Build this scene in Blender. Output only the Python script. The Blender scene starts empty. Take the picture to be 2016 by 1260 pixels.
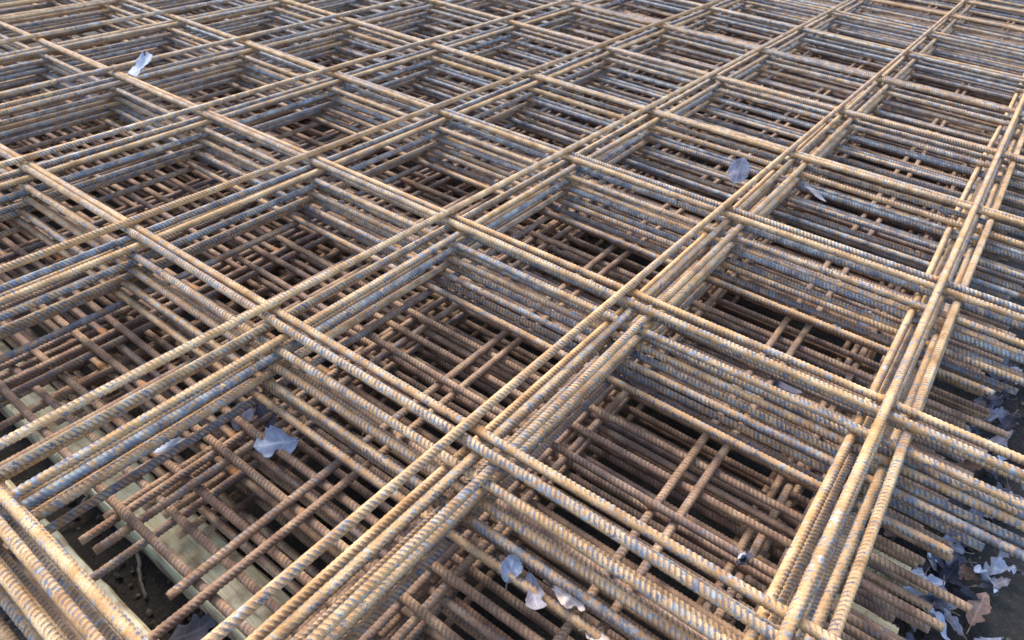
import bpy, math, random
import numpy as np
from mathutils import Matrix, Vector

random.seed(7)
rng = np.random.default_rng(7)
CELL = 0.30                 # spacing of the mesh bars (m)
D = 0.0100                  # height of one layer of bars (m)
RAD = 0.00435               # core radius of a bar
PITCH = 0.0050              # rib pitch
scene = bpy.context.scene
COL = scene.collection

# ------------------------------------------------------------------ helpers
def link(o, parent=None):
    COL.objects.link(o)
    if parent is not None:
        o.parent = parent
    return o

def tag(o, label=None, cat=None, group=None, kind=None):
    if label: o['label'] = label
    if cat: o['category'] = cat
    if group: o['group'] = group
    if kind: o['kind'] = kind
    return o

def mesh_np(name, verts, quads, smooth=True):
    me = bpy.data.meshes.new(name)
    verts = np.asarray(verts, np.float32); quads = np.asarray(quads, np.int32)
    nv, nf, k = len(verts), len(quads), quads.shape[1]
    me.vertices.add(nv); me.vertices.foreach_set('co', verts.ravel())
    me.loops.add(nf * k); me.loops.foreach_set('vertex_index', quads.ravel())
    me.polygons.add(nf)
    me.polygons.foreach_set('loop_start', np.arange(nf, dtype=np.int32) * k)
    me.polygons.foreach_set('loop_total', np.full(nf, k, np.int32))
    me.update(calc_edges=True)
    me.polygons.foreach_set('use_smooth', np.full(nf, smooth))
    return me

class NT:
    def __init__(self, name):
        self.m = bpy.data.materials.new(name); self.m.use_nodes = True
        self.t = self.m.node_tree; self.t.nodes.clear()
        self.out = self.n('ShaderNodeOutputMaterial')
    def n(self, typ, **kw):
        nd = self.t.nodes.new(typ)
        for k, v in kw.items(): setattr(nd, k, v)
        return nd
    def l(self, a, b): self.t.links.new(a, b)
    def noise(self, vec, scale, detail=3.0, rough=0.55):
        nd = self.n('ShaderNodeTexNoise'); nd.inputs['Scale'].default_value = scale
        nd.inputs['Detail'].default_value = detail; nd.inputs['Roughness'].default_value = rough
        self.l(vec, nd.inputs['Vector']); return nd.outputs['Fac']
    def ramp(self, fac, stops, interp='LINEAR'):
        nd = self.n('ShaderNodeValToRGB'); cr = nd.color_ramp; cr.interpolation = interp
        while len(cr.elements) < len(stops): cr.elements.new(0.5)
        for e, (p, c) in zip(cr.elements, stops):
            e.position = p; e.color = (c[0], c[1], c[2], 1) if hasattr(c, '__len__') else (c, c, c, 1)
        self.l(fac, nd.inputs['Fac']); return nd.outputs['Color']
    def math(self, op, a, b=None, c=None, clamp=False):
        nd = self.n('ShaderNodeMath', operation=op); nd.use_clamp = clamp
        for i, v in enumerate((a, b, c)):
            if v is None: continue
            if isinstance(v, (int, float)): nd.inputs[i].default_value = v
            else: self.l(v, nd.inputs[i])
        return nd.outputs[0]
    def mix(self, fac, a, b, blend='MIX'):
        nd = self.n('ShaderNodeMix', data_type='RGBA', blend_type=blend)
        if isinstance(fac, (int, float)): nd.inputs[0].default_value = fac
        else: self.l(fac, nd.inputs[0])
        for s, v in ((6, a), (7, b)):
            if isinstance(v, tuple): nd.inputs[s].default_value = (*v, 1)
            else: self.l(v, nd.inputs[s])
        return nd.outputs[2]
    def finish(self, col, rough, bump=None, bstr=0.3, bdist=0.001, metal=0.0, spec=0.4):
        b = self.n('ShaderNodeBsdfPrincipled'); self.l(b.outputs[0], self.out.inputs[0])
        if isinstance(col, tuple): b.inputs['Base Color'].default_value = (*col, 1)
        else: self.l(col, b.inputs['Base Color'])
        for key, v in (('Roughness', rough), ('Metallic', metal), ('Specular IOR Level', spec)):
            if isinstance(v, (int, float)): b.inputs[key].default_value = v
            else: self.l(v, b.inputs[key])
        if bump is not None:
            bp = self.n('ShaderNodeBump'); bp.inputs['Strength'].default_value = bstr
            bp.inputs['Distance'].default_value = bdist
            self.l(bump, bp.inputs['Height']); self.l(bp.outputs[0], b.inputs['Normal'])
        return self.m

# ------------------------------------------------------------------ materials
def rebar_material():
    """rusted ribbed steel: ochre rust dust, brown crust, blue-grey mill scale.
    object colour R = how brown/old the sheet is, G = how much mill scale it kept"""
    t = NT('rusted_ribbed_steel')
    geo = t.n('ShaderNodeNewGeometry'); pos = geo.outputs['Position']
    oi = t.n('ShaderNodeObjectInfo')
    sep = t.n('ShaderNodeSeparateColor'); t.l(oi.outputs['Color'], sep.inputs[0])
    age, blue = sep.outputs[0], sep.outputs[1]
    rnd = oi.outputs['Random']
    # every bar samples the noise somewhere else
    off = t.n('ShaderNodeVectorMath', operation='SCALE'); off.inputs[0].default_value = (7.3, 3.1, 5.7)
    t.l(rnd, off.inputs['Scale'])
    add = t.n('ShaderNodeVectorMath', operation='ADD'); t.l(pos, add.inputs[0]); t.l(off.outputs[0], add.inputs[1])
    v = add.outputs[0]
    at = t.n('ShaderNodeAttribute'); at.attribute_name = 'rib'; rib = at.outputs['Fac']
    aw = t.n('ShaderNodeAttribute'); aw.attribute_name = 'weld'; weld = aw.outputs['Fac']
    n_big = t.noise(v, 5.0, 2.0)
    n_mid = t.noise(v, 38.0, 3.0)
    n_patch = t.noise(v, 165.0, 4.0, 0.65)
    n_fine = t.noise(v, 900.0, 2.0, 0.6)
    # young rust: ochre to orange brown
    ochre = t.ramp(n_mid, [(0.30, (0.29, 0.158, 0.058)), (0.48, (0.470, 0.297, 0.136)), (0.66, (0.62, 0.435, 0.240))])
    ochre = t.mix(t.math('MULTIPLY', t.ramp(n_fine, [(0.42, 0.0), (0.62, 1.0)]), 0.62), ochre, (0.19, 0.105, 0.065))
    ochre = t.mix(t.math('MULTIPLY', t.ramp(t.math('ADD', t.math('MULTIPLY', sep.outputs[2], 0.6), t.math('MULTIPLY', n_big, 0.6)), [(0.50, 0.0), (0.90, 1.0)]), 0.45), ochre, (0.37, 0.20, 0.080))
    # old rust: purple brown crust
    brown = t.ramp(n_mid, [(0.30, (0.130, 0.078, 0.058)), (0.50, (0.240, 0.150, 0.100)), (0.68, (0.39, 0.260, 0.155))])
    brown = t.mix(t.math('MULTIPLY', t.ramp(n_fine, [(0.40, 0.0), (0.60, 1.0)]), 0.55), brown, (0.085, 0.055, 0.050))
    a = t.math('ADD', age, t.math('MULTIPLY', t.math('SUBTRACT', n_big, 0.5), 0.9), clamp=True)
    col = t.mix(a, ochre, brown)
    # mill scale left in patches, most of all along the ribs
    s = t.math('ADD', t.math('MULTIPLY', t.math('SUBTRACT', n_patch, 0.5), 1.35), t.math('ADD', 0.46, t.math('MULTIPLY', rib, 0.14)))
    s = t.math('ADD', s, t.math('MULTIPLY', t.math('SUBTRACT', n_big, 0.5), 0.36))
    s = t.math('ADD', s, t.math('MULTIPLY', t.math('SUBTRACT', n_fine, 0.5), 0.5))
    s = t.math('ADD', s, t.math('MULTIPLY', t.math('SUBTRACT', blue, 0.5), 0.62))
    s = t.math('ADD', s, t.math('MULTIPLY', t.math('SUBTRACT', rnd, 0.5), 0.12))
    s = t.math('SUBTRACT', s, t.math('MULTIPLY', weld, 0.25))
    sm = t.ramp(s, [(0.555, 0.0), (0.625, 1.0)])
    scale_c = t.ramp(t.noise(v, 60.0, 2.0), [(0.32, (0.055, 0.080, 0.125)), (0.52, (0.140, 0.190, 0.235)), (0.70, (0.33, 0.385, 0.40))])
    scale_c = t.mix(t.math('MULTIPLY', a, 0.7), scale_c, (0.100, 0.080, 0.078))
    col = t.mix(t.math('MULTIPLY', sm, 0.9), col, scale_c)
    # raised ribs mixed towards dark brown, broken up by the patch noise
    dk = t.math('MULTIPLY', t.ramp(t.math('ADD', t.math('MULTIPLY', rib, 0.75), t.math('MULTIPLY', n_patch, 0.5)), [(0.62, 0.0), (0.82, 1.0)]), 0.62)
    col = t.mix(dk, col, (0.095, 0.066, 0.060))
    # weld burn: orange
    col = t.mix(t.math('MULTIPLY', weld, 0.8), col, (0.30, 0.135, 0.045))
    rough = t.math('SUBTRACT', 0.92, t.math('MULTIPLY', sm, 0.20))
    bump = t.math('ADD', t.math('MULTIPLY', n_patch, 0.5), t.math('MULTIPLY', n_fine, 0.5))
    return t.finish(col, rough, bump, 0.65, 0.0009, 0.0, t.math('ADD', 0.18, t.math('MULTIPLY', sm, 0.14)))

def wood_material():
    t = NT('weathered_pale_wood')
    tc = t.n('ShaderNodeTexCoord'); v = tc.outputs['Object']
    mp = t.n('ShaderNodeMapping'); mp.inputs['Scale'].default_value = (22, 1.2, 22); t.l(v, mp.inputs[0])
    g = t.noise(mp.outputs[0], 5.0, 6.0, 0.65)
    b = t.noise(v, 9.0, 3.0)
    c = t.ramp(g, [(0.28, (0.33, 0.24, 0.12)), (0.5, (0.52, 0.42, 0.24)), (0.72, (0.66, 0.57, 0.38))])
    c = t.mix(t.math('MULTIPLY', t.ramp(b, [(0.40, 0.0), (0.70, 1.0)]), 0.6), c, (0.36, 0.38, 0.25))
    r = t.noise(v, 30.0, 3.0)
    c = t.mix(t.math('MULTIPLY', t.ramp(r, [(0.48, 0.0), (0.64, 1.0)]), 0.75), c, (0.19, 0.105, 0.05))
    k = t.noise(mp.outputs[0], 16.0, 3.0, 0.7)
    c = t.mix(t.math('MULTIPLY', t.ramp(k, [(0.58, 0.0), (0.70, 1.0)]), 0.75), c, (0.075, 0.055, 0.035))
    return t.finish(c, 0.8, g, 0.4, 0.001)

def soil_material():
    t = NT('dark_damp_soil')
    geo = t.n('ShaderNodeNewGeometry'); v = geo.outputs['Position']
    n = t.noise(v, 14.0, 6.0, 0.65); f = t.noise(v, 160.0, 3.0, 0.6)
    c = t.ramp(n, [(0.30, (0.007, 0.006, 0.005)), (0.55, (0.018, 0.0145, 0.011)), (0.75, (0.042, 0.033, 0.024))])
    c = t.mix(t.math('MULTIPLY', t.ramp(f, [(0.55, 0.0), (0.72, 1.0)]), 0.6), c, (0.060, 0.050, 0.038))
    return t.finish(c, 0.9, t.math('ADD', n, t.math('MULTIPLY', f, 0.4)), 0.8, 0.01)

def leaf_material(name, lo, mid, hi):
    t = NT(name)
    tc = t.n('ShaderNodeTexCoord'); v = tc.outputs['Object']
    oi = t.n('ShaderNodeObjectInfo')
    n = t.noise(v, 45.0, 4.0, 0.6); f = t.noise(v, 400.0, 2.0)
    c = t.ramp(n, [(0.30, lo), (0.52, mid), (0.72, hi)])
    at = t.n('ShaderNodeAttribute'); at.attribute_name = 'vein'
    c = t.mix(t.math('MULTIPLY', at.outputs['Fac'], 0.45), c, tuple(min(1, x * 1.25) for x in hi))
    hsv = t.n('ShaderNodeHueSaturation'); t.l(c, hsv.inputs['Color'])
    t.l(t.math('ADD', 0.75, t.math('MULTIPLY', oi.outputs['Random'], 0.5)), hsv.inputs['Value'])
    return t.finish(hsv.outputs[0], 0.8, t.math('ADD', f, t.math('MULTIPLY', at.outputs['Fac'], 0.8)), 0.35, 0.0008)

M_BAR = rebar_material()
M_WOOD = wood_material()
M_SOIL = soil_material()
M_LEAF = {
    'pale': leaf_material('pale_underside_leaf', (0.20, 0.22, 0.28), (0.32, 0.345, 0.41), (0.50, 0.52, 0.57)),
    'grey': leaf_material('grey_withered_leaf', (0.095, 0.088, 0.105), (0.165, 0.155, 0.180), (0.27, 0.255, 0.29)),
    'tan': leaf_material('tan_dry_leaf', (0.26, 0.19, 0.15), (0.42, 0.33, 0.27), (0.60, 0.52, 0.46)),
    'brown': leaf_material('brown_dry_leaf', (0.085, 0.050, 0.036), (0.16, 0.10, 0.075), (0.27, 0.18, 0.14)),
    'dark': leaf_material('dark_wet_leaf', (0.024, 0.024, 0.034), (0.045, 0.044, 0.060), (0.09, 0.088, 0.115)),
}
def twig_material():
    t = NT('grey_twig_bark')
    geo = t.n('ShaderNodeNewGeometry'); n = t.noise(geo.outputs['Position'], 120.0, 3.0)
    return t.finish(t.ramp(n, [(0.3, (0.07, 0.055, 0.04)), (0.7, (0.19, 0.155, 0.12))]), 0.85, n, 0.4, 0.001)
M_TWIG = twig_material()

# ------------------------------------------------------------------ ribbed bar mesh (axis = local +X)
SEG = 14
PROFILE = [(0.00, 0.0), (0.22, 0.05), (0.38, 0.8), (0.55, 1.0), (0.72, 0.8), (0.88, 0.05)]
def bar_mesh(name, x0, x1, crossings, weld_z, seed, bend=None, amp=0.0024, tilt=1.5):
    """x0..x1 in metres from the sheet's origin; weld_z = -1 / +1: side on which the crossing bar is welded;
    bend(x) -> lateral offset in metres"""
    r = np.random.default_rng(seed)
    npitch = int((x1 - x0) / PITCH)
    ring_s = (np.arange(npitch)[:, None] * PITCH + np.array([p[0] for p in PROFILE])[None] * PITCH).ravel()
    prof = np.tile([p[1] for p in PROFILE], npitch)
    per_rib = np.repeat(r.uniform(0.75, 1.1, npitch), len(PROFILE))
    prof = prof * per_rib
    nr = len(ring_s)
    th = np.arange(SEG) / SEG * 2 * math.pi
    shear = tilt * PITCH * th / math.pi                       # ribs climb two pitches per turn: no seam
    S = ring_s[:, None] + shear[None]
    ph0 = r.uniform(0, 6.28)
    env = np.clip(np.abs(np.sin(th + ph0)) * 1.7 - 0.22, 0, 1)  # crescents: ribs die out at two seams
    ridge = 0.00045 * np.exp(-((np.sin(th + ph0)) / 0.2) ** 2)  # the two lengthwise ridges
    H = prof[:, None] * env[None]
    R = RAD + 0.00078 * H + ridge[None] + r.normal(0, 0.00006, (nr, SEG))
    X = x0 + S
    # weld upset at the crossings
    W = np.zeros_like(X)
    for c in crossings:
        j = r.normal(0, 0.002)
        W = np.maximum(W, np.exp(-((X - c - j) / 0.0075) ** 2))
    side = np.clip(np.sin(th) * weld_z, 0, 1)[None]
    side2 = np.exp(-((np.sin(th) * weld_z - 0.55) / 0.4) ** 2)[None]
    lump = r.uniform(0.4, 1.0, (nr, SEG))
    R = R + W * (0.0026 * side2 * lump)
    # small random waviness of the whole bar
    L = x1 - x0
    xs = X
    lat = sum(amp * r.normal() / k * np.sin(2 * math.pi * k * (xs - x0) / L + r.uniform(0, 6.28)) for k in (1, 2, 3, 5))
    vert = sum(0.35 * amp * r.normal() / k * np.sin(2 * math.pi * k * (xs - x0) / L + r.uniform(0, 6.28)) for k in (2, 4))
    if bend is not None:
        lat = bend(X)
    Y = R * np.cos(th)[None] + lat
    Z = R * np.sin(th)[None] + vert
    V = np.stack([X, Y, Z], -1).reshape(-1, 3)
    # end caps: last rings pulled to a flat cut
    V = V.reshape(nr, SEG, 3)
    V[0, :, 0] = x0; V[-1, :, 0] = V[-1, :, 0].max()
    V[1:4, :, 0] = np.maximum(V[1:4, :, 0], x0 + np.array([0.0004, 0.0008, 0.0012])[:, None])
    c0 = V[0].mean(0); c1 = V[-1].mean(0)
    V = np.concatenate([V.reshape(-1, 3), [c0, c1]])
    i = np.arange(nr - 1)[:, None] * SEG; j = np.arange(SEG)[None]; j2 = (j + 1) % SEG
    # the shear wraps by exactly 2 pitches = 2*len(PROFILE) rings
    wrap = int(round(2 * tilt)) * len(PROFILE)
    a = i + j; d = i + SEG + j
    # for the seam column connect ring k (last segment) with ring k+wrap (first segment)
    quads = []
    ii = np.arange(nr - 1)
    for jj in range(SEG - 1):
        quads.append(np.stack([ii * SEG + jj, ii * SEG + jj + 1, (ii + 1) * SEG + jj + 1, (ii + 1) * SEG + jj], -1))
    kk = np.arange(nr - 1 - wrap)
    quads.append(np.stack([kk * SEG + SEG - 1, (kk + wrap) * SEG, (kk + wrap + 1) * SEG, (kk + 1) * SEG + SEG - 1], -1))
    quads = np.concatenate(quads)
    # close the short gaps of the seam at the ends
    extra = []
    for k in range(wrap):
        extra.append((0 * SEG + SEG - 1, 0 * SEG + SEG - 1, k * SEG, (k + 1) * SEG))
        q = nr - 1 - k
        extra.append((q * SEG + SEG - 1, (q - 1) * SEG + SEG - 1, (nr - 1) * SEG, (nr - 1) * SEG))
    faces3 = []
    for e in extra:
        u = []
        for x in e:
            if x not in u: u.append(x)
        if len(u) == 3: faces3.append(u)
    for jj in range(SEG - 1):
        faces3.append([nr * SEG, jj + 1, jj])
        faces3.append([nr * SEG + 1, (nr - 1) * SEG + jj, (nr - 1) * SEG + jj + 1])
    faces3.append([nr * SEG, wrap * SEG, SEG - 1]); faces3.append([nr * SEG + 1, (nr - 1) * SEG + SEG - 1, (nr - 1) * SEG])
    f3 = np.array(faces3)
    me = bpy.data.meshes.new(name)
    nq, n3 = len(quads), len(f3)
    me.vertices.add(len(V)); me.vertices.foreach_set('co', V.astype(np.float32).ravel())
    me.loops.add(nq * 4 + n3 * 3)
    me.loops.foreach_set('vertex_index', np.concatenate([quads.ravel(), f3.ravel()]).astype(np.int32))
    me.polygons.add(nq + n3)
    tot = np.concatenate([np.full(nq, 4), np.full(n3, 3)]).astype(np.int32)
    me.polygons.foreach_set('loop_start', np.concatenate([[0], np.cumsum(tot)[:-1]]).astype(np.int32))
    me.polygons.foreach_set('loop_total', tot)
    me.update(calc_edges=True)
    me.polygons.foreach_set('use_smooth', np.ones(nq + n3, bool))
    for nm, arr in (('rib', np.concatenate([H.ravel(), [0, 0]])), ('weld', np.concatenate([(W * np.clip(side + side2, 0, 1)).ravel(), [0, 0]]))):
        at = me.attributes.new(nm, 'FLOAT', 'POINT'); at.data.foreach_set('value', arr.astype(np.float32))
    me.materials.append(M_BAR)
    return me

# ------------------------------------------------------------------ the sheets
NA, NB = 9, 13                      # lengthwise bars (along x) and crosswise bars (along y) of one sheet
SX, X_OFF = 1.02, 0.010             # crosswise bars: spacing in cells and place of the first
LONG_END, CROSS_END = 12.75, 8.5
_cache = {}
def long_mesh(over, weld_z, var):
    k = ('L', over, weld_z, var)
    if k not in _cache:
        _cache[k] = bar_mesh('lengthwise_bar', -over * CELL, LONG_END * CELL, [],
                             weld_z, 1011 + var * 37 + int(over * 100) * 3 + weld_z, tilt=1.5)
    return _cache[k]
def cross_mesh(over, weld_z, var):
    k = ('C', over, weld_z, var)
    if k not in _cache:
        _cache[k] = bar_mesh('crosswise_bar', -over * CELL, CROSS_END * CELL, [j * CELL for j in range(NA)],
                             weld_z, 5000 + var * 41 + int(over * 100) * 3 + weld_z, tilt=1.5)
    return _cache[k]

# measured courses of the bars of the topmost sheet (cells): y of lengthwise bar i at x, x of crosswise bar j at y
TOP_LONG = {0: [(1.0, -0.009), (2.0, -0.008)], 1: [(1.01, 1.026), (2.0, 1.023), (3.01, 1.018), (3.99, 1.0), (4.96, 0.995), (5.99, 1.003), (6.97, 0.998), (7.94, 0.985)],
            2: [(1.0, 1.996), (2.0, 1.991), (5.0, 1.979), (6.0, 1.981), (7.1, 1.992), (8.1, 1.987)],
            3: [(0.99, 2.948), (2.0, 2.980), (4.0, 2.980), (5.05, 2.998), (6.1, 3.002)],
            4: [(2.0, 3.950), (3.0, 4.005), (4.06, 4.030), (5.1, 4.060), (6.2, 4.097)],
            5: [(2.0, 4.965), (3.0, 5.033), (4.1, 5.088)], 6: [(3.06, 6.097), (5.0, 6.2)], 7: [(3.0, 7.12), (5.0, 7.24)], 8: [(3.0, 8.15), (5.0, 8.28)]}
TOP_CROSS = {1: [(0.0, 1.038), (1.05, 1.036), (2.04, 1.031), (3.0, 1.013)], 2: [(-0.01, 2.072), (1.04, 2.050), (2.03, 2.036), (3.04, 2.042), (4.03, 2.037), (5.07, 2.049)],
             3: [(1.04, 3.079), (4.1, 3.088), (5.14, 3.099), (6.2, 3.129)], 4: [(1.02, 4.080), (3.04, 4.105), (4.1, 4.149), (5.2, 4.186)],
             5: [(1.0, 5.07), (2.0, 5.119), (3.06, 5.165), (4.1, 5.228)], 6: [(1.0, 6.12), (2.0, 6.16), (3.06, 6.225), (4.2, 6.33)],
             7: [(1.0, 7.13), (2.0, 7.24)], 8: [(1.0, 8.12), (2.0, 8.245)]}
def fan_long(i): return min(0.0021 * i * i, 0.065)      # gentle fanning of the bars across the sheet
def fan_cross(j): return min(0.0019 * j * j, 0.12)
def long_line(i):            # (y at x=3, slope)
    return (i * 1.0 + 0.012 * max(0, i - 3), fan_long(i) * 0.9)
def cross_line(j, n=1):
    return (X_OFF + (SX - (0.0055 * min(n - 2, 7) if n > 2 else 0.0)) * j + (0.002 * j * j if j > 4 else 0.0), fan_cross(j))

def place(o, p0, ang, z):
    o.location = (p0[0] * CELL, p0[1] * CELL, z); o.rotation_euler = (0, 0, ang)

DENSE = (11, 12, 13, 14, 15, 16, 17, 18, 19, 20, 21, 22, 23, 24, 25, 26)      # old sheets whose crosswise bars are set twice as close
def make_sheet(n, long_up, z_top, ox, oy, over_l, over_c, age, blue, label, jitter, rot=0.0):
    root = bpy.data.objects.new('reinforcing_mesh_sheet', None)
    root.empty_display_size = 0.05
    link(root); tag(root, label, 'steel mesh', 'rusted reinforcing mesh sheets stacked on battens')
    root.location = (ox * CELL, oy * CELL, z_top); root.rotation_euler = (0, 0, rot)
    zl, zc = (0.0, -D) if long_up else (-D, 0.0)
    wl, wc = (-1, 1) if long_up else (1, -1)
    r = random.Random(100 + n)
    def paint(o, more=0.0):
        o.color = (min(1, max(0, age + r.uniform(-0.10, 0.10))), min(1, max(0, blue + more + r.uniform(-0.09, 0.09))), r.random(), 1)
    for i in range(NA):
        y, s = long_line(i)
        if n == 1:
            pts = TOP_LONG[i]; xs = np.array([p[0] for p in pts]); ys = np.array([p[1] for p in pts])
            deg = 2 if len(pts) >= 6 else 1
            cf = np.polyfit(xs, ys, deg)
            if deg == 2: cf = np.polyfit(xs, ys, 2)
            bend = lambda X, cf=cf: np.polyval(cf, X / CELL) * CELL
            me = bar_mesh('lengthwise_bar', -over_l * CELL, LONG_END * CELL, [(X_OFF + SX * j) * CELL for j in range(NB)], wl, 900 + i, bend=bend)
            o = bpy.data.objects.new('lengthwise_bar', me); link(o, root); o.location = (0, 0, zl)
        else:
            o = bpy.data.objects.new('lengthwise_bar', long_mesh(over_l, wl, r.randrange(4 if over_l == 0.2 else 2))); link(o, root)
            a = math.atan(s) + r.uniform(-1, 1) * 0.003
            y3 = y + r.uniform(-jitter, jitter)
            o.location = (0, (y3 - math.tan(a) * 3) * CELL, zl); o.rotation_euler = (0, 0, a)
        paint(o, 0.03 if i >= 2 else -0.02)
    for j in ([q / 2 for q in range(2 * NB - 1) if not (n == 11 and q == 1)] if n in DENSE else range(NB)):
        x, s = cross_line(j, n)
        if n == 1 and j in TOP_CROSS:
            pts = TOP_CROSS[j]; ys = np.array([p[0] for p in pts]); xs = np.array([p[1] for p in pts])
            cf = np.polyfit(ys, xs, 1)
            # local +X of the bar mesh runs along world +Y, local +Y along world -X
            bend = lambda Y, cf=cf: -np.polyval(cf, Y / CELL) * CELL
            me = bar_mesh('crosswise_bar', -over_c * CELL, CROSS_END * CELL, [k * CELL for k in range(NA)], wc, 950 + j, bend=bend)
            o = bpy.data.objects.new('crosswise_bar', me); link(o, root); o.location = (0, 0, zc); o.rotation_euler = (0, 0, math.pi / 2)
        else:
            o = bpy.data.objects.new('crosswise_bar', cross_mesh(over_c, wc, r.randrange(4 if over_c == 0.2 else 2))); link(o, root)
            a = -math.atan(s) + r.uniform(-1, 1) * 0.003
            x1 = x + r.uniform(-jitter, jitter)
            o.location = ((x1 + math.tan(a) * 1.0) * CELL, 0, zc); o.rotation_euler = (0, 0, math.pi / 2 + a)
        paint(o, -0.08 if j < 1.7 else (0.07 if j < 3.7 else 0.12))
    return root

# level, lengthwise bars on top?, ox, oy, overhangs, age, mill scale, label
SHEETS = [
    (0, True, 0.000, 0.000, 0.25, 0.55, 0.03, 0.50, 'topmost rusted steel mesh sheet, ochre bars lying over every other sheet'),
    (1, False, -0.058, -0.104, 0.25, 0.55, 0.02, 0.48, 'ochre steel mesh sheet nested flipped right under the topmost one'),
    (2, True, 0.008, -0.022, 0.20, 0.55, 0.06, 0.58, 'third steel mesh sheet down, bluish bars close beside the topmost bars'),
    (3, False, -0.098, 0.045, 0.20, 0.55, 0.08, 0.54, 'fourth steel mesh sheet down, blue-grey patches on ochre rust'),
    (4, True, -0.100, -0.100, 0.20, 0.55, 0.10, 0.60, 'fifth steel mesh sheet down, crosswise bars shifted towards the near edge'),
    (5, False, -0.030, 0.010, 0.20, 0.55, 0.14, 0.56, 'sixth steel mesh sheet down, in the middle of the bluish upper bundle'),
    (6, True, -0.125, -0.085, 0.20, 0.55, 0.18, 0.58, 'fourth from the bottom of the bluish upper bundle of mesh sheets'),
    (7, False, -0.045, -0.030, 0.20, 0.55, 0.22, 0.56, 'third from the bottom of the bluish upper bundle of mesh sheets'),
    (8, True, -0.150, 0.020, 0.20, 0.38, 0.28, 0.58, 'second from the bottom of the bluish upper bundle of mesh sheets'),
    (9, False, -0.070, -0.060, 0.20, 0.38, 0.36, 0.54, 'lowest steel mesh sheet of the bluish upper bundle, just above the brown ones'),
    (11, False, -0.060, 0.510, -0.245, 0.85, 0.72, 0.42, 'first brown mesh sheet under the bluish bundle, lengthwise bars showing mid-opening'),
    (12, True, 0.620, 0.430, 0.62, 0.85, 0.82, 0.40, 'second brown mesh sheet, its lengthwise bars paired with the sheet above'),
    (13, False, 0.290, -0.100, 0.15, 0.38, 0.82, 0.42, 'third brown mesh sheet down in the lower bundle, bars sticking out at the corner'),
    (14, True, 0.750, -0.010, 0.62, 0.38, 0.86, 0.42, 'fourth brown mesh sheet down in the lower bundle, long bar ends overhanging'),
    (15, False, 0.500, 0.170, 0.15, 0.58, 0.84, 0.42, 'fifth brown mesh sheet down, closely set crosswise bars'),
    (16, True, 0.860, 0.060, 0.62, 0.38, 0.86, 0.42, 'sixth brown mesh sheet down, closely set crosswise bars'),
    (17, False, 0.400, 0.215, 0.15, 0.58, 0.80, 0.40, 'seventh brown mesh sheet down in the lower bundle of old sheets'),
    (18, True, 0.680, -0.060, 0.62, 0.38, 0.82, 0.40, 'eighth brown mesh sheet down in the lower bundle of old sheets'),
    (19, False, 0.560, 0.020, 0.15, 0.38, 0.84, 0.38, 'ninth brown mesh sheet down in the lower bundle of old sheets'),
    (20, True, 0.530, 0.120, 0.15, 0.58, 0.84, 0.38, 'seventh brown mesh sheet up from the wooden battens'),
    (21, False, 0.800, 0.245, 0.62, 0.58, 0.86, 0.38, 'sixth brown mesh sheet up from the wooden battens'),
    (22, True, 0.600, 0.035, 0.15, 0.38, 0.86, 0.38, 'fifth brown mesh sheet up from the wooden battens'),
    (23, False, 0.870, 0.120, 0.15, 0.58, 0.84, 0.38, 'fourth brown mesh sheet up from the wooden battens'),
    (24, True, 0.650, -0.060, 0.15, 0.38, 0.84, 0.38, 'third brown mesh sheet up from the wooden battens'),
    (25, False, 0.740, 0.200, 0.15, 0.58, 0.84, 0.38, 'second-lowest brown mesh sheet, crosswise bars lying uppermost'),
    (26, True, 0.590, 0.060, 0.15, 0.38, 0.84, 0.38, 'bottom brown mesh sheet lying straight on the wooden battens'),
]
for n, (lev, up, ox, oy, ol, oc, age, blue, label) in enumerate(SHEETS, 1):
    make_sheet(n, up, -lev * D, ox, oy, ol, oc, age, blue, label, 0.0 if n == 1 else (0.010 if n < 11 else 0.016))
Z_BATTEN = -26 * D - D - RAD - 0.0012          # top of the battens
BAT_H = 0.055
Z_GROUND = Z_BATTEN - BAT_H

# ------------------------------------------------------------------ battens
def batten(x0, x1, y0, y1, seed, label):
    r = np.random.default_rng(seed)
    ny = 120; w = (x1 - x0) * CELL; L = (y1 - y0) * CELL
    c = 0.003
    prof = np.array([(-w/2, -BAT_H), (-w/2, -c), (-w/2 + c, 0), (0, 0), (w/2 - c, 0), (w/2, -c), (w/2, -BAT_H)])
    V = []
    for k in range(ny + 1):
        y = k / ny * L
        e = r.normal(0, 0.0007, prof.shape); e[:, 1] = np.minimum(0, e[:, 1]) * 0.6; e[0, 1] = e[-1, 1] = 0
        for (px, pz), (ex, ez) in zip(prof, e): V.append((px + ex, y, pz + ez))
    P = len(prof); F = []
    for k in range(ny):
        for q in range(P):
            F.append((k * P + q, k * P + (q + 1) % P, (k + 1) * P + (q + 1) % P, (k + 1) * P + q))
    me = bpy.data.meshes.new('wooden_batten')
    me.from_pydata(V, [], F + [tuple(range(P))[::-1], tuple(ny * P + q for q in range(P))]); me.update()
    import bmesh
    bm = bmesh.new(); bm.from_mesh(me); bmesh.ops.recalc_face_normals(bm, faces=bm.faces); bm.to_mesh(me); bm.free()
    me.materials.append(M_WOOD)
    o = link(bpy.data.objects.new('wooden_batten', me))
    o.location = ((x0 + x1) / 2 * CELL, y0 * CELL, Z_BATTEN)
    return tag(o, label, 'batten', 'wooden battens under the mesh stack')
batten(-0.07, 0.168, -0.40, 8.4, 1, 'pale wooden batten across the near corner, outermost under the mesh stack')
batten(0.362, 0.570, -0.40, 8.4, 2, 'pale wooden batten showing broadly below the rusty bar ends near the dark soil')
batten(1.74, 1.955, -0.40, 0.04, 3, 'greenish wooden block whose end shows below the lowest bars beside leaf litter')
batten(2.18, 2.345, -0.38, 0.04, 4, 'greenish wooden block behind the leaf litter at the stack side')

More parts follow.
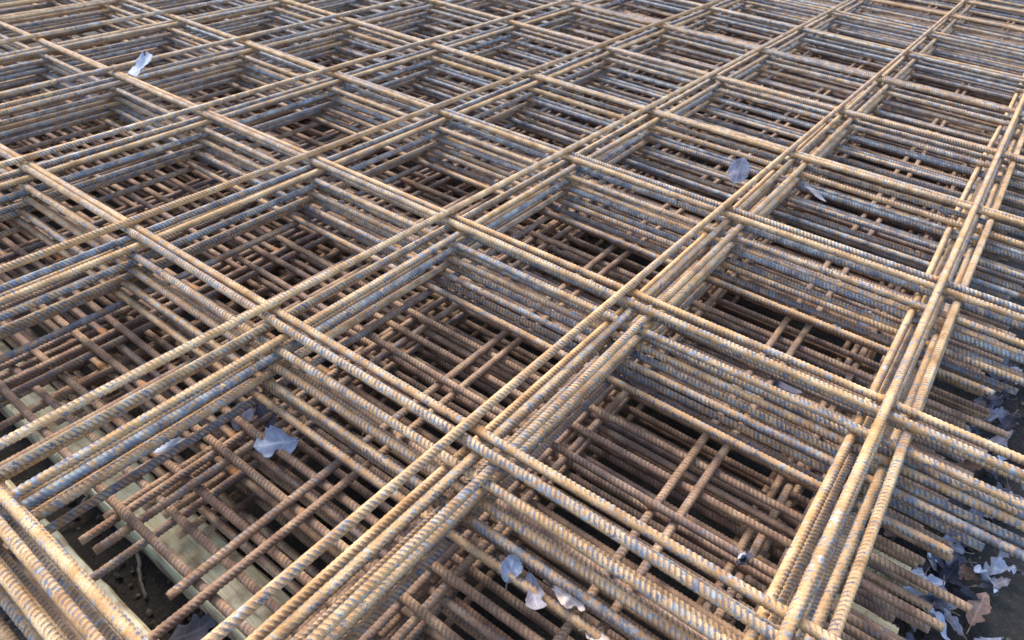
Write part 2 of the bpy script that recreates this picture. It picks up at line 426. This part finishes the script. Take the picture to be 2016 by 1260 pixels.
# ------------------------------------------------------------------ ground
def ground():
    r = np.random.default_rng(3)
    n = 150
    lin = np.linspace(-1, 1, n)
    g = np.sign(lin) * (np.abs(lin) ** 2.2) * 14.0
    X, Y = np.meshgrid(g + 0.4, g + 0.3, indexing='ij')
    Z = np.zeros_like(X)
    for k in range(26):
        f = r.uniform(6, 60); a = r.uniform(0, 6.28)
        Z += 0.045 / f * 2.2 * np.sin(f * (X * math.cos(a) + Y * math.sin(a)) + r.uniform(0, 6.28)) * 0.7
    Z = Z_GROUND - 0.006 + np.clip(Z, -0.02, 0.012)
    V = np.stack([X, Y, Z], -1).reshape(-1, 3)
    i, j = np.meshgrid(np.arange(n - 1), np.arange(n - 1), indexing='ij')
    a = (i * n + j).ravel()
    me = mesh_np('ground', V, np.stack([a, a + n, a + n + 1, a + 1], -1))
    me.materials.append(M_SOIL)
    return tag(link(bpy.data.objects.new('ground', me)), 'dark damp soil under and beside the mesh stack', 'ground', kind='structure')
ground()

def debris():
    r = np.random.default_rng(17)
    V = []; F = []
    ico = [(0, 0, 1), (0.89, 0, 0.45), (0.28, 0.85, 0.45), (-0.72, 0.53, 0.45), (-0.72, -0.53, 0.45), (0.28, -0.85, 0.45),
           (0.72, 0.53, -0.45), (-0.28, 0.85, -0.45), (-0.89, 0, -0.45), (-0.28, -0.85, -0.45), (0.72, -0.53, -0.45), (0, 0, -1)]
    tri = [(0, 1, 2), (0, 2, 3), (0, 3, 4), (0, 4, 5), (0, 5, 1), (1, 6, 2), (2, 7, 3), (3, 8, 4), (4, 9, 5), (5, 10, 1),
           (2, 6, 7), (3, 7, 8), (4, 8, 9), (5, 9, 10), (1, 10, 6), (6, 11, 7), (7, 11, 8), (8, 11, 9), (9, 11, 10), (10, 11, 6)]
    spots = [(r.uniform(-0.4, 0.7), r.uniform(1.2, 3.2)) for _ in range(900)] + [(r.uniform(1.2, 4.6), r.uniform(-1.5, 0.1)) for _ in range(1500)]
    for x, y in spots:
        sz = 0.0012 + 0.006 * r.random() ** 4; sc = sz * r.uniform(0.6, 1.3, 3); b = len(V)
        for p in ico:
            q = np.array(p) * sc * r.uniform(0.75, 1.2)
            V.append((x * CELL + q[0], y * CELL + q[1], Z_GROUND + 0.002 + q[2]))
        F += [tuple(b + k for k in f) for f in tri]
    me = bpy.data.meshes.new('soil_crumbs'); me.from_pydata(V, [], F); me.update()
    t = NT('soil_crumbs'); geo = t.n('ShaderNodeNewGeometry')
    n = t.noise(geo.outputs['Position'], 70.0, 2.0)
    me.materials.append(t.finish(t.ramp(n, [(0.35, (0.02, 0.016, 0.012)), (0.6, (0.07, 0.055, 0.04)), (0.75, (0.20, 0.17, 0.13))]), 0.9))
    tag(link(bpy.data.objects.new('soil_crumbs', me)), 'small stones and crumbs strewn over the dark soil', 'debris', kind='stuff')
debris()

# ------------------------------------------------------------------ leaves
def leaf_mesh(L, W, seed, curl=0.6, roll=0.5, lobes=4, depth=0.45, crumple=0.004):
    r = np.random.default_rng(seed)
    nu, nv = 64, 15
    u = np.linspace(0, 1, nu)
    base = np.sin(np.pi * np.clip(u, 0, 1) ** 0.8) ** 0.75
    ph = r.uniform(-0.3, 0.3)
    w1, w2, w3 = r.uniform(0, 6.28, 3)
    V = np.zeros((nu, nv, 3)); vein = np.zeros((nu, nv))
    t = np.linspace(-1, 1, nv)
    for sgn in (-1, 1):
        uu = u + 0.055 * np.sin(5.1 * u + w1 + sgn) + 0.02 * np.sin(13 * u + w2 * sgn)
        dep = depth * (0.72 + 0.42 * np.sin(7.3 * u + w3 + 1.7 * sgn))
        lob = 1 - np.clip(dep, 0, 0.85) * (0.5 + 0.5 * np.cos(2 * np.pi * (lobes * uu + ph + 0.22 * sgn))) ** 1.5
        lob = lob * (1 + 0.05 * np.sin(41 * u + w2) + 0.03 * np.sin(67 * u + w1 * sgn))
        w = np.maximum(base * lob * W / 2, 0.0006)
        sel = (t < 0) if sgn < 0 else (t >= 0)
        for q in np.where(sel)[0]:
            V[:, q, 1] = t[q] * w
            V[:, q, 0] = u * L + 0.12 * W * np.abs(t[q]) * (w / (W / 2)) * 0.8
    vein += np.exp(-(np.abs(t)[None] / 0.08) ** 2)
    vein += 0.6 * np.exp(-(((u[:, None] * lobes + ph - 0.25 * np.abs(t)[None]) % 1 - 0.5) / 0.05) ** 2) * (np.abs(t)[None] < 0.85)
    x, y = V[..., 0].copy(), V[..., 1].copy()
    # bend along the length and roll across the width
    k1 = curl / L
    ang = k1 * x
    V[..., 0] = np.where(abs(k1) > 1e-4, np.sin(ang) / (k1 if abs(k1) > 1e-4 else 1), x)
    zc = (1 - np.cos(ang)) / (k1 if abs(k1) > 1e-4 else 1)
    k2 = roll / (W / 2) * (1 + 0.5 * np.sin(3 * x / L * 2 + r.uniform(0, 6)))
    V[..., 1] = np.sin(k2 * y) / k2
    V[..., 2] = zc + (1 - np.cos(k2 * y)) / k2
    z = np.zeros_like(x)
    for k in range(7):
        fx, fy = r.normal(0, 1, 2) * 130 * (0.05 / max(L, 0.02))
        z += np.sin(fx * x + fy * y + r.uniform(0, 6.28)) * r.uniform(0.2, 1)
    V[..., 2] += z * crumple * 0.35
    V[..., 0] -= V[..., 0].mean(); V[..., 2] -= V[..., 2].min()
    i, j = np.meshgrid(np.arange(nu - 1), np.arange(nv - 1), indexing='ij')
    a = (i * nv + j).ravel()
    top = V.reshape(-1, 3); m = len(top)
    Q = np.stack([a, a + nv, a + nv + 1, a + 1], -1)
    # a real, thin leaf: a second skin 0.35 mm below, joined round the rim
    bot = top - np.array([0, 0, 0.00035])
    rim = list(range(0, nv)) + [k * nv + nv - 1 for k in range(1, nu)] + [(nu - 1) * nv + k for k in range(nv - 2, -1, -1)] + [k * nv for k in range(nu - 2, 0, -1)]
    rim = np.array(rim); nx = np.roll(rim, -1)
    Q = np.concatenate([Q, Q[:, ::-1] + m, np.stack([rim, nx, nx + m, rim + m], -1)])
    me = mesh_np('leaf', np.concatenate([top, bot]), Q)
    at = me.attributes.new('vein', 'FLOAT', 'POINT'); at.data.foreach_set('value', np.tile(np.clip(vein, 0, 1).ravel(), 2).astype(np.float32))
    return me, V[0, nv // 2].copy(), V[1, nv // 2] - V[0, nv // 2]

def tube_mesh(name, pts, radii, seg=8):
    pts = np.array(pts, float); n = len(pts)
    V = []
    for k in range(n):
        tdir = pts[min(k + 1, n - 1)] - pts[max(k - 1, 0)]; tdir /= np.linalg.norm(tdir)
        s = np.cross(tdir, [0.3, 0.2, 1.0]); s /= np.linalg.norm(s); b = np.cross(tdir, s)
        for q in range(seg):
            a = 2 * math.pi * q / seg
            V.append(pts[k] + radii[k] * (math.cos(a) * s + math.sin(a) * b))
    F = [(k * seg + q, k * seg + (q + 1) % seg, (k + 1) * seg + (q + 1) % seg, (k + 1) * seg + q) for k in range(n - 1) for q in range(seg)]
    me = bpy.data.meshes.new(name)
    me.from_pydata([tuple(v) for v in V], [], F + [tuple(range(seg))[::-1], tuple((n - 1) * seg + q for q in range(seg))]); me.update()
    me.polygons.foreach_set('use_smooth', np.ones(len(me.polygons), bool))
    return me

def leaf(x, y, z, L, W, rot, mat, label, seed, group=None, face=None, spin=0.0, **kw):
    """x, y in cells, z in metres, rot = (tilt x, tilt y, heading) in degrees"""
    me, p0, d0 = leaf_mesh(L, W, seed, **kw)
    me.materials.append(M_LEAF[mat])
    o = link(bpy.data.objects.new('fallen_leaf', me))
    o.location = (x * CELL, y * CELL, z); o.rotation_euler = tuple(math.radians(a) for a in rot)
    if face is not None:          # leaf propped up, leaning towards the near corner
        nrm = (Vector((0, 0, 1)) * (1 - face) + Vector((-0.66, -0.45, 0.60)) * face).normalized()
        q = nrm.to_track_quat('Z', 'Y')
        o.rotation_euler = (q.to_matrix() @ Matrix.Rotation(math.radians(spin), 3, 'Z')).to_euler()
    tag(o, label, 'leaf', group)
    d = d0 / max(np.linalg.norm(d0), 1e-9)
    r = random.Random(seed)
    side = np.array([0, r.uniform(-0.4, 0.4), r.uniform(0.0, 0.5)])
    pts = [p0 + d * 0.002, p0 - d * L * 0.08, p0 - d * L * 0.17 + side * L * 0.06, p0 - d * L * 0.25 + side * L * 0.14]
    st = bpy.data.objects.new('stalk', tube_mesh('stalk', pts, [0.0007, 0.0007, 0.0006, 0.0008], 6))
    st.data.materials.append(M_TWIG); link(st, o)
    return o


def lz(k): return -k * 0.0108 + RAD + 0.001          # just on top of the bars of layer k
leaf(2.142, 4.78, lz(0.3), 0.070, 0.052, (6, -14, 200), 'pale', 'pale bluish lobed leaf caught between bars on the far left of the stack', 21, face=0.5, spin=20, curl=0.9, roll=0.7, crumple=0.007)
leaf(3.56, 1.15, lz(1.6), 0.046, 0.036, (16, 10, 150), 'grey', 'greyish violet withered leaf wedged between crosswise bars beside a long bar', 22, face=0.75, spin=75, curl=0.5, roll=0.25, depth=0.12)
leaf(3.80, 0.76, lz(4.2), 0.060, 0.011, (55, 4, 262), 'grey', 'thin pale blue leaf edge tucked between two bluish crosswise bars', 23, face=0.35, spin=-65, curl=0.2, roll=0.2, depth=0.15)
leaf(0.785, 1.765, lz(12.3), 0.050, 0.040, (4, 6, 120), 'pale', 'pale blue oak leaf with curled lobes resting on brown rusty bars', 24, face=0.55, spin=-160, curl=0.8, roll=0.5, depth=0.6, lobes=2, crumple=0.005)
leaf(0.82, 2.015, lz(13.0), 0.040, 0.030, (35, 25, 40), 'grey', 'greyish brown folded leaf standing between bars under the ochre bundle', 25, face=0.7, spin=60, curl=0.6, roll=0.6, depth=0.15)
leaf(0.875, 1.95, lz(13.5), 0.048, 0.020, (20, 10, 250), 'dark', 'dark violet narrow leaf lying beside the pale oak leaf', 26, face=0.4, spin=-45, curl=0.3, roll=0.4, depth=0.25)
leaf(0.548, 2.09, lz(13.2), 0.040, 0.015, (15, 5, 90), 'pale', 'pale blue leaf sliver showing under the left bar bundle', 27, face=0.5, spin=25, curl=0.3, roll=0.3, depth=0.2)
leaf(0.85, 0.715, lz(8.2), 0.030, 0.022, (48, 18, 30), 'pale', 'bright pale blue leaf tip folded upright between bars near the bottom', 28, face=0.8, spin=80, curl=0.7, roll=0.7, depth=0.3, lobes=1)
leaf(0.828, 0.61, lz(9.2), 0.054, 0.022, (20, -8, 262), 'grey', 'long grey brown curled leaf trailing down from the blue leaf tip', 29, face=0.5, spin=-75, curl=1.6, roll=1.3, lobes=2, depth=0.5, crumple=0.006)
leaf(0.87, 0.52, lz(8.2), 0.036, 0.018, (25, 5, 268), 'tan', 'pale tan withered leaf torn at its edge beneath an ochre crosswise bar', 30, face=0.62, spin=-30, curl=0.8, roll=0.6, depth=0.7, lobes=2, crumple=0.007)
leaf(0.84, 0.40, lz(9.0), 0.024, 0.014, (15, 0, 250), 'tan', 'small whitish crumpled leaf scrap between lower crosswise bars', 31, face=0.7, spin=-20, curl=0.8, roll=0.8, depth=0.4)
leaf(1.37, 0.147, lz(10.0), 0.030, 0.018, (40, 20, 200), 'dark', 'small dark curled leaf with pale underside by the right-hand long bars', 32, curl=1.6, roll=1.1, depth=0.35, crumple=0.006)
leaf(1.378, 0.168, lz(9.9), 0.018, 0.012, (30, -25, 230), 'pale', 'tiny pale leaf scrap curled against the dark leaf', 33, curl=1.2, roll=0.8, depth=0.3)
leaf(1.93, 0.81, lz(10.2), 0.050, 0.032, (10, 12, 290), 'brown', 'brown dry leaf lying in a gap under bluish crosswise bars', 34, face=0.5, spin=-20, curl=0.5, roll=0.5, depth=0.3)
leaf(2.42, 0.368, lz(12.3), 0.050, 0.030, (10, 5, 250), 'dark', 'dark bluish leaf lying deep between crosswise bars', 35, face=0.5, spin=-30, curl=0.4, roll=0.4, depth=0.3)
leaf(2.25, 0.49, lz(12.3), 0.040, 0.022, (12, 8, 260), 'grey', 'grey leaf under paired lengthwise bars in the opening', 36, curl=0.5, roll=0.4, depth=0.4)
leaf(2.96, 0.21, lz(8.6), 0.038, 0.028, (18, 4, 255), 'pale', 'pale flat leaf piece lying across bars near the right edge bars', 37, face=0.6, spin=-30, curl=0.15, roll=0.12, depth=0.05)
leaf(3.05, 0.222, lz(7.2), 0.024, 0.016, (18, 14, 240), 'grey', 'small greyish leaf piece peeking over a bar above the pale leaf', 38, curl=0.4, roll=0.3, depth=0.2)
leaf(2.93, 0.306, lz(10.6), 0.014, 0.007, (20, 10, 300), 'pale', 'tiny white leaf scrap hanging under a crosswise bar', 39, curl=0.5, roll=0.5, depth=0.4)
leaf(2.24, -0.112, lz(15.0), 0.030, 0.018, (25, 10, 200), 'pale', 'pale leaf scrap lying behind the outermost ochre lengthwise bar', 40, curl=0.3, roll=0.3, depth=0.2)
leaf(3.795, 0.115, lz(1.4), 0.026, 0.016, (30, 10, 100), 'grey', 'small curled leaf against the far right edge bars', 41, curl=1.2, roll=0.8, depth=0.3)
leaf(0.98, 1.54, lz(12.4), 0.026, 0.014, (20, 10, 200), 'dark', 'small dark leaf scrap on brown bars right of the pale oak leaf', 42, curl=0.5, roll=0.5, depth=0.3)
rl = random.Random(5)
kinds = ['grey'] * 6 + ['pale'] * 5 + ['brown'] + ['dark'] * 4
def litter(x, y, h):
    k = rl.choice(kinds); L = rl.uniform(0.034, 0.062)
    word = {'grey': 'grey', 'pale': 'pale bluish', 'brown': 'brown', 'dark': 'dark', 'tan': 'tan'}[k]
    leaf(x, y, h, L, L * rl.uniform(0.45, 0.7), (rl.uniform(-38, 38), rl.uniform(-35, 35), rl.uniform(0, 360)), k,
         word + ' withered leaf in the litter on the soil beside the stack', 1000 + rl.randrange(10 ** 6), 'withered leaves littering the soil beside the stack',
         curl=rl.uniform(-1.0, 1.8), roll=rl.uniform(0.5, 1.5), depth=rl.uniform(0.3, 0.65), lobes=rl.choice((3, 4, 5)), crumple=rl.uniform(0.004, 0.009))
for q in range(120):
    x = rl.uniform(1.7, 4.4); y = -0.43 - abs(rl.gauss(0, 0.26))
    litter(x, y, Z_GROUND + rl.uniform(0.002, 0.030))
for q in range(12):
    litter(rl.uniform(1.5, 2.7), rl.uniform(-0.44, -0.25), Z_GROUND + rl.uniform(0.0, 0.012))
for x, y, h in ((0.29, 1.78, 0.0),):
    leaf(x, y, Z_GROUND + 0.004, 0.06, 0.036, (5, 8, rl.uniform(0, 360)), 'dark', 'dark wet leaf lying on the black soil between two battens', 700 + int(x * 100), 'dark leaves on the soil between the battens', depth=0.4)

# ------------------------------------------------------------------ twigs
def twig(pts, r0, label):
    pts = [np.array((p[0] * CELL, p[1] * CELL, Z_GROUND + p[2])) for p in pts]
    fine = []
    for a, b in zip(pts[:-1], pts[1:]):
        for k in range(6): fine.append(a + (b - a) * k / 6)
    fine.append(pts[-1]); fine = np.array(fine)
    for _ in range(4): fine[1:-1] = (fine[:-2] + 2 * fine[1:-1] + fine[2:]) / 4
    rr = np.random.default_rng(len(label)); fine[1:-1] += rr.normal(0, 0.0007, fine[1:-1].shape)
    rad = np.linspace(r0, r0 * 0.55, len(fine)) * rr.uniform(0.88, 1.12, len(fine))
    o0 = fine[0].copy()
    o = link(bpy.data.objects.new('twig', tube_mesh('twig', fine - o0, rad, 9))); o.location = o0
    o.data.materials.append(M_TWIG)
    tag(o, label, 'twig')
twig([(0.57, 2.93, 0.012), (0.50, 2.82, 0.016), (0.39, 2.71, 0.018), (0.29, 2.66, 0.013), (0.20, 2.68, 0.008)], 0.0036, 'grey bent twig lying on dark soil beside the left bar bundle')
twig([(0.47, 2.31, 0.006), (0.40, 2.27, 0.010), (0.34, 2.27, 0.012), (0.29, 2.16, 0.008), (0.25, 2.06, 0.006)], 0.0034, 'dark forked-looking twig on the soil between the two pale battens')
twig([(0.38, 2.36, 0.004), (0.35, 2.28, 0.012), (0.32, 2.22, 0.006)], 0.0022, 'short thin twig crossing the longer dark twig on the soil')

# ------------------------------------------------------------------ light
SUN_EL, SUN_AZ = math.radians(52), math.radians(68)      # azimuth measured from +X towards +Y
sun_dir = Vector((math.cos(SUN_EL) * math.cos(SUN_AZ), math.cos(SUN_EL) * math.sin(SUN_AZ), math.sin(SUN_EL)))
sl = bpy.data.lights.new('sun', 'SUN'); sl.energy = 1.0; sl.angle = math.radians(22); sl.color = (1.0, 0.90, 0.76)
so = link(bpy.data.objects.new('sun', sl)); so.rotation_euler = sun_dir.to_track_quat('Z', 'Y').to_euler()
so.location = (0, 0, 5)
world = bpy.data.worlds.new('World'); scene.world = world; world.use_nodes = True
wn = world.node_tree; bg = wn.nodes['Background']
sky = wn.nodes.new('ShaderNodeTexSky'); sky.sky_type = 'NISHITA'; sky.sun_disc = False
sky.sun_elevation = SUN_EL; sky.sun_rotation = math.pi / 2 - SUN_AZ
sky.dust_density = 2.0; sky.ozone_density = 1.0
wn.links.new(sky.outputs[0], bg.inputs[0]); bg.inputs[1].default_value = 0.15

# ------------------------------------------------------------------ camera
R = [[-0.7982305814399093, 0.5998121168721773, -0.055257246650750824],
     [-0.395441533640441, -0.45262628609804456, 0.79922177060262],
     [0.45437201974395425, 0.6598142690078842, 0.5984907669190822]]
CAM = (-0.17829061, 0.06553506, 1.55572933)
right = Vector((R[0][1], R[0][0], -R[0][2])); down = Vector((R[1][1], R[1][0], -R[1][2])); fwd = Vector((R[2][1], R[2][0], -R[2][2]))
cam = bpy.data.cameras.new('camera'); co = link(bpy.data.objects.new('camera', cam))
mw = Matrix((( right.x, -down.x, -fwd.x, CAM[0] * CELL), (right.y, -down.y, -fwd.y, CAM[1] * CELL), (right.z, -down.z, -fwd.z, CAM[2] * CELL), (0, 0, 0, 1)))
co.matrix_world = mw
cam.sensor_fit = 'HORIZONTAL'; cam.sensor_width = 36.0; cam.lens = 1349.94 / 2016 * 36
cam.clip_start = 0.02; cam.clip_end = 200
cam.dof.use_dof = True; cam.dof.focus_distance = 0.72; cam.dof.aperture_fstop = 14.0
scene.camera = co
vs = scene.view_settings
vs.view_transform = 'Standard'; vs.look = 'None'; vs.exposure = 2.1; vs.gamma = 1.0; vs.use_curve_mapping = False
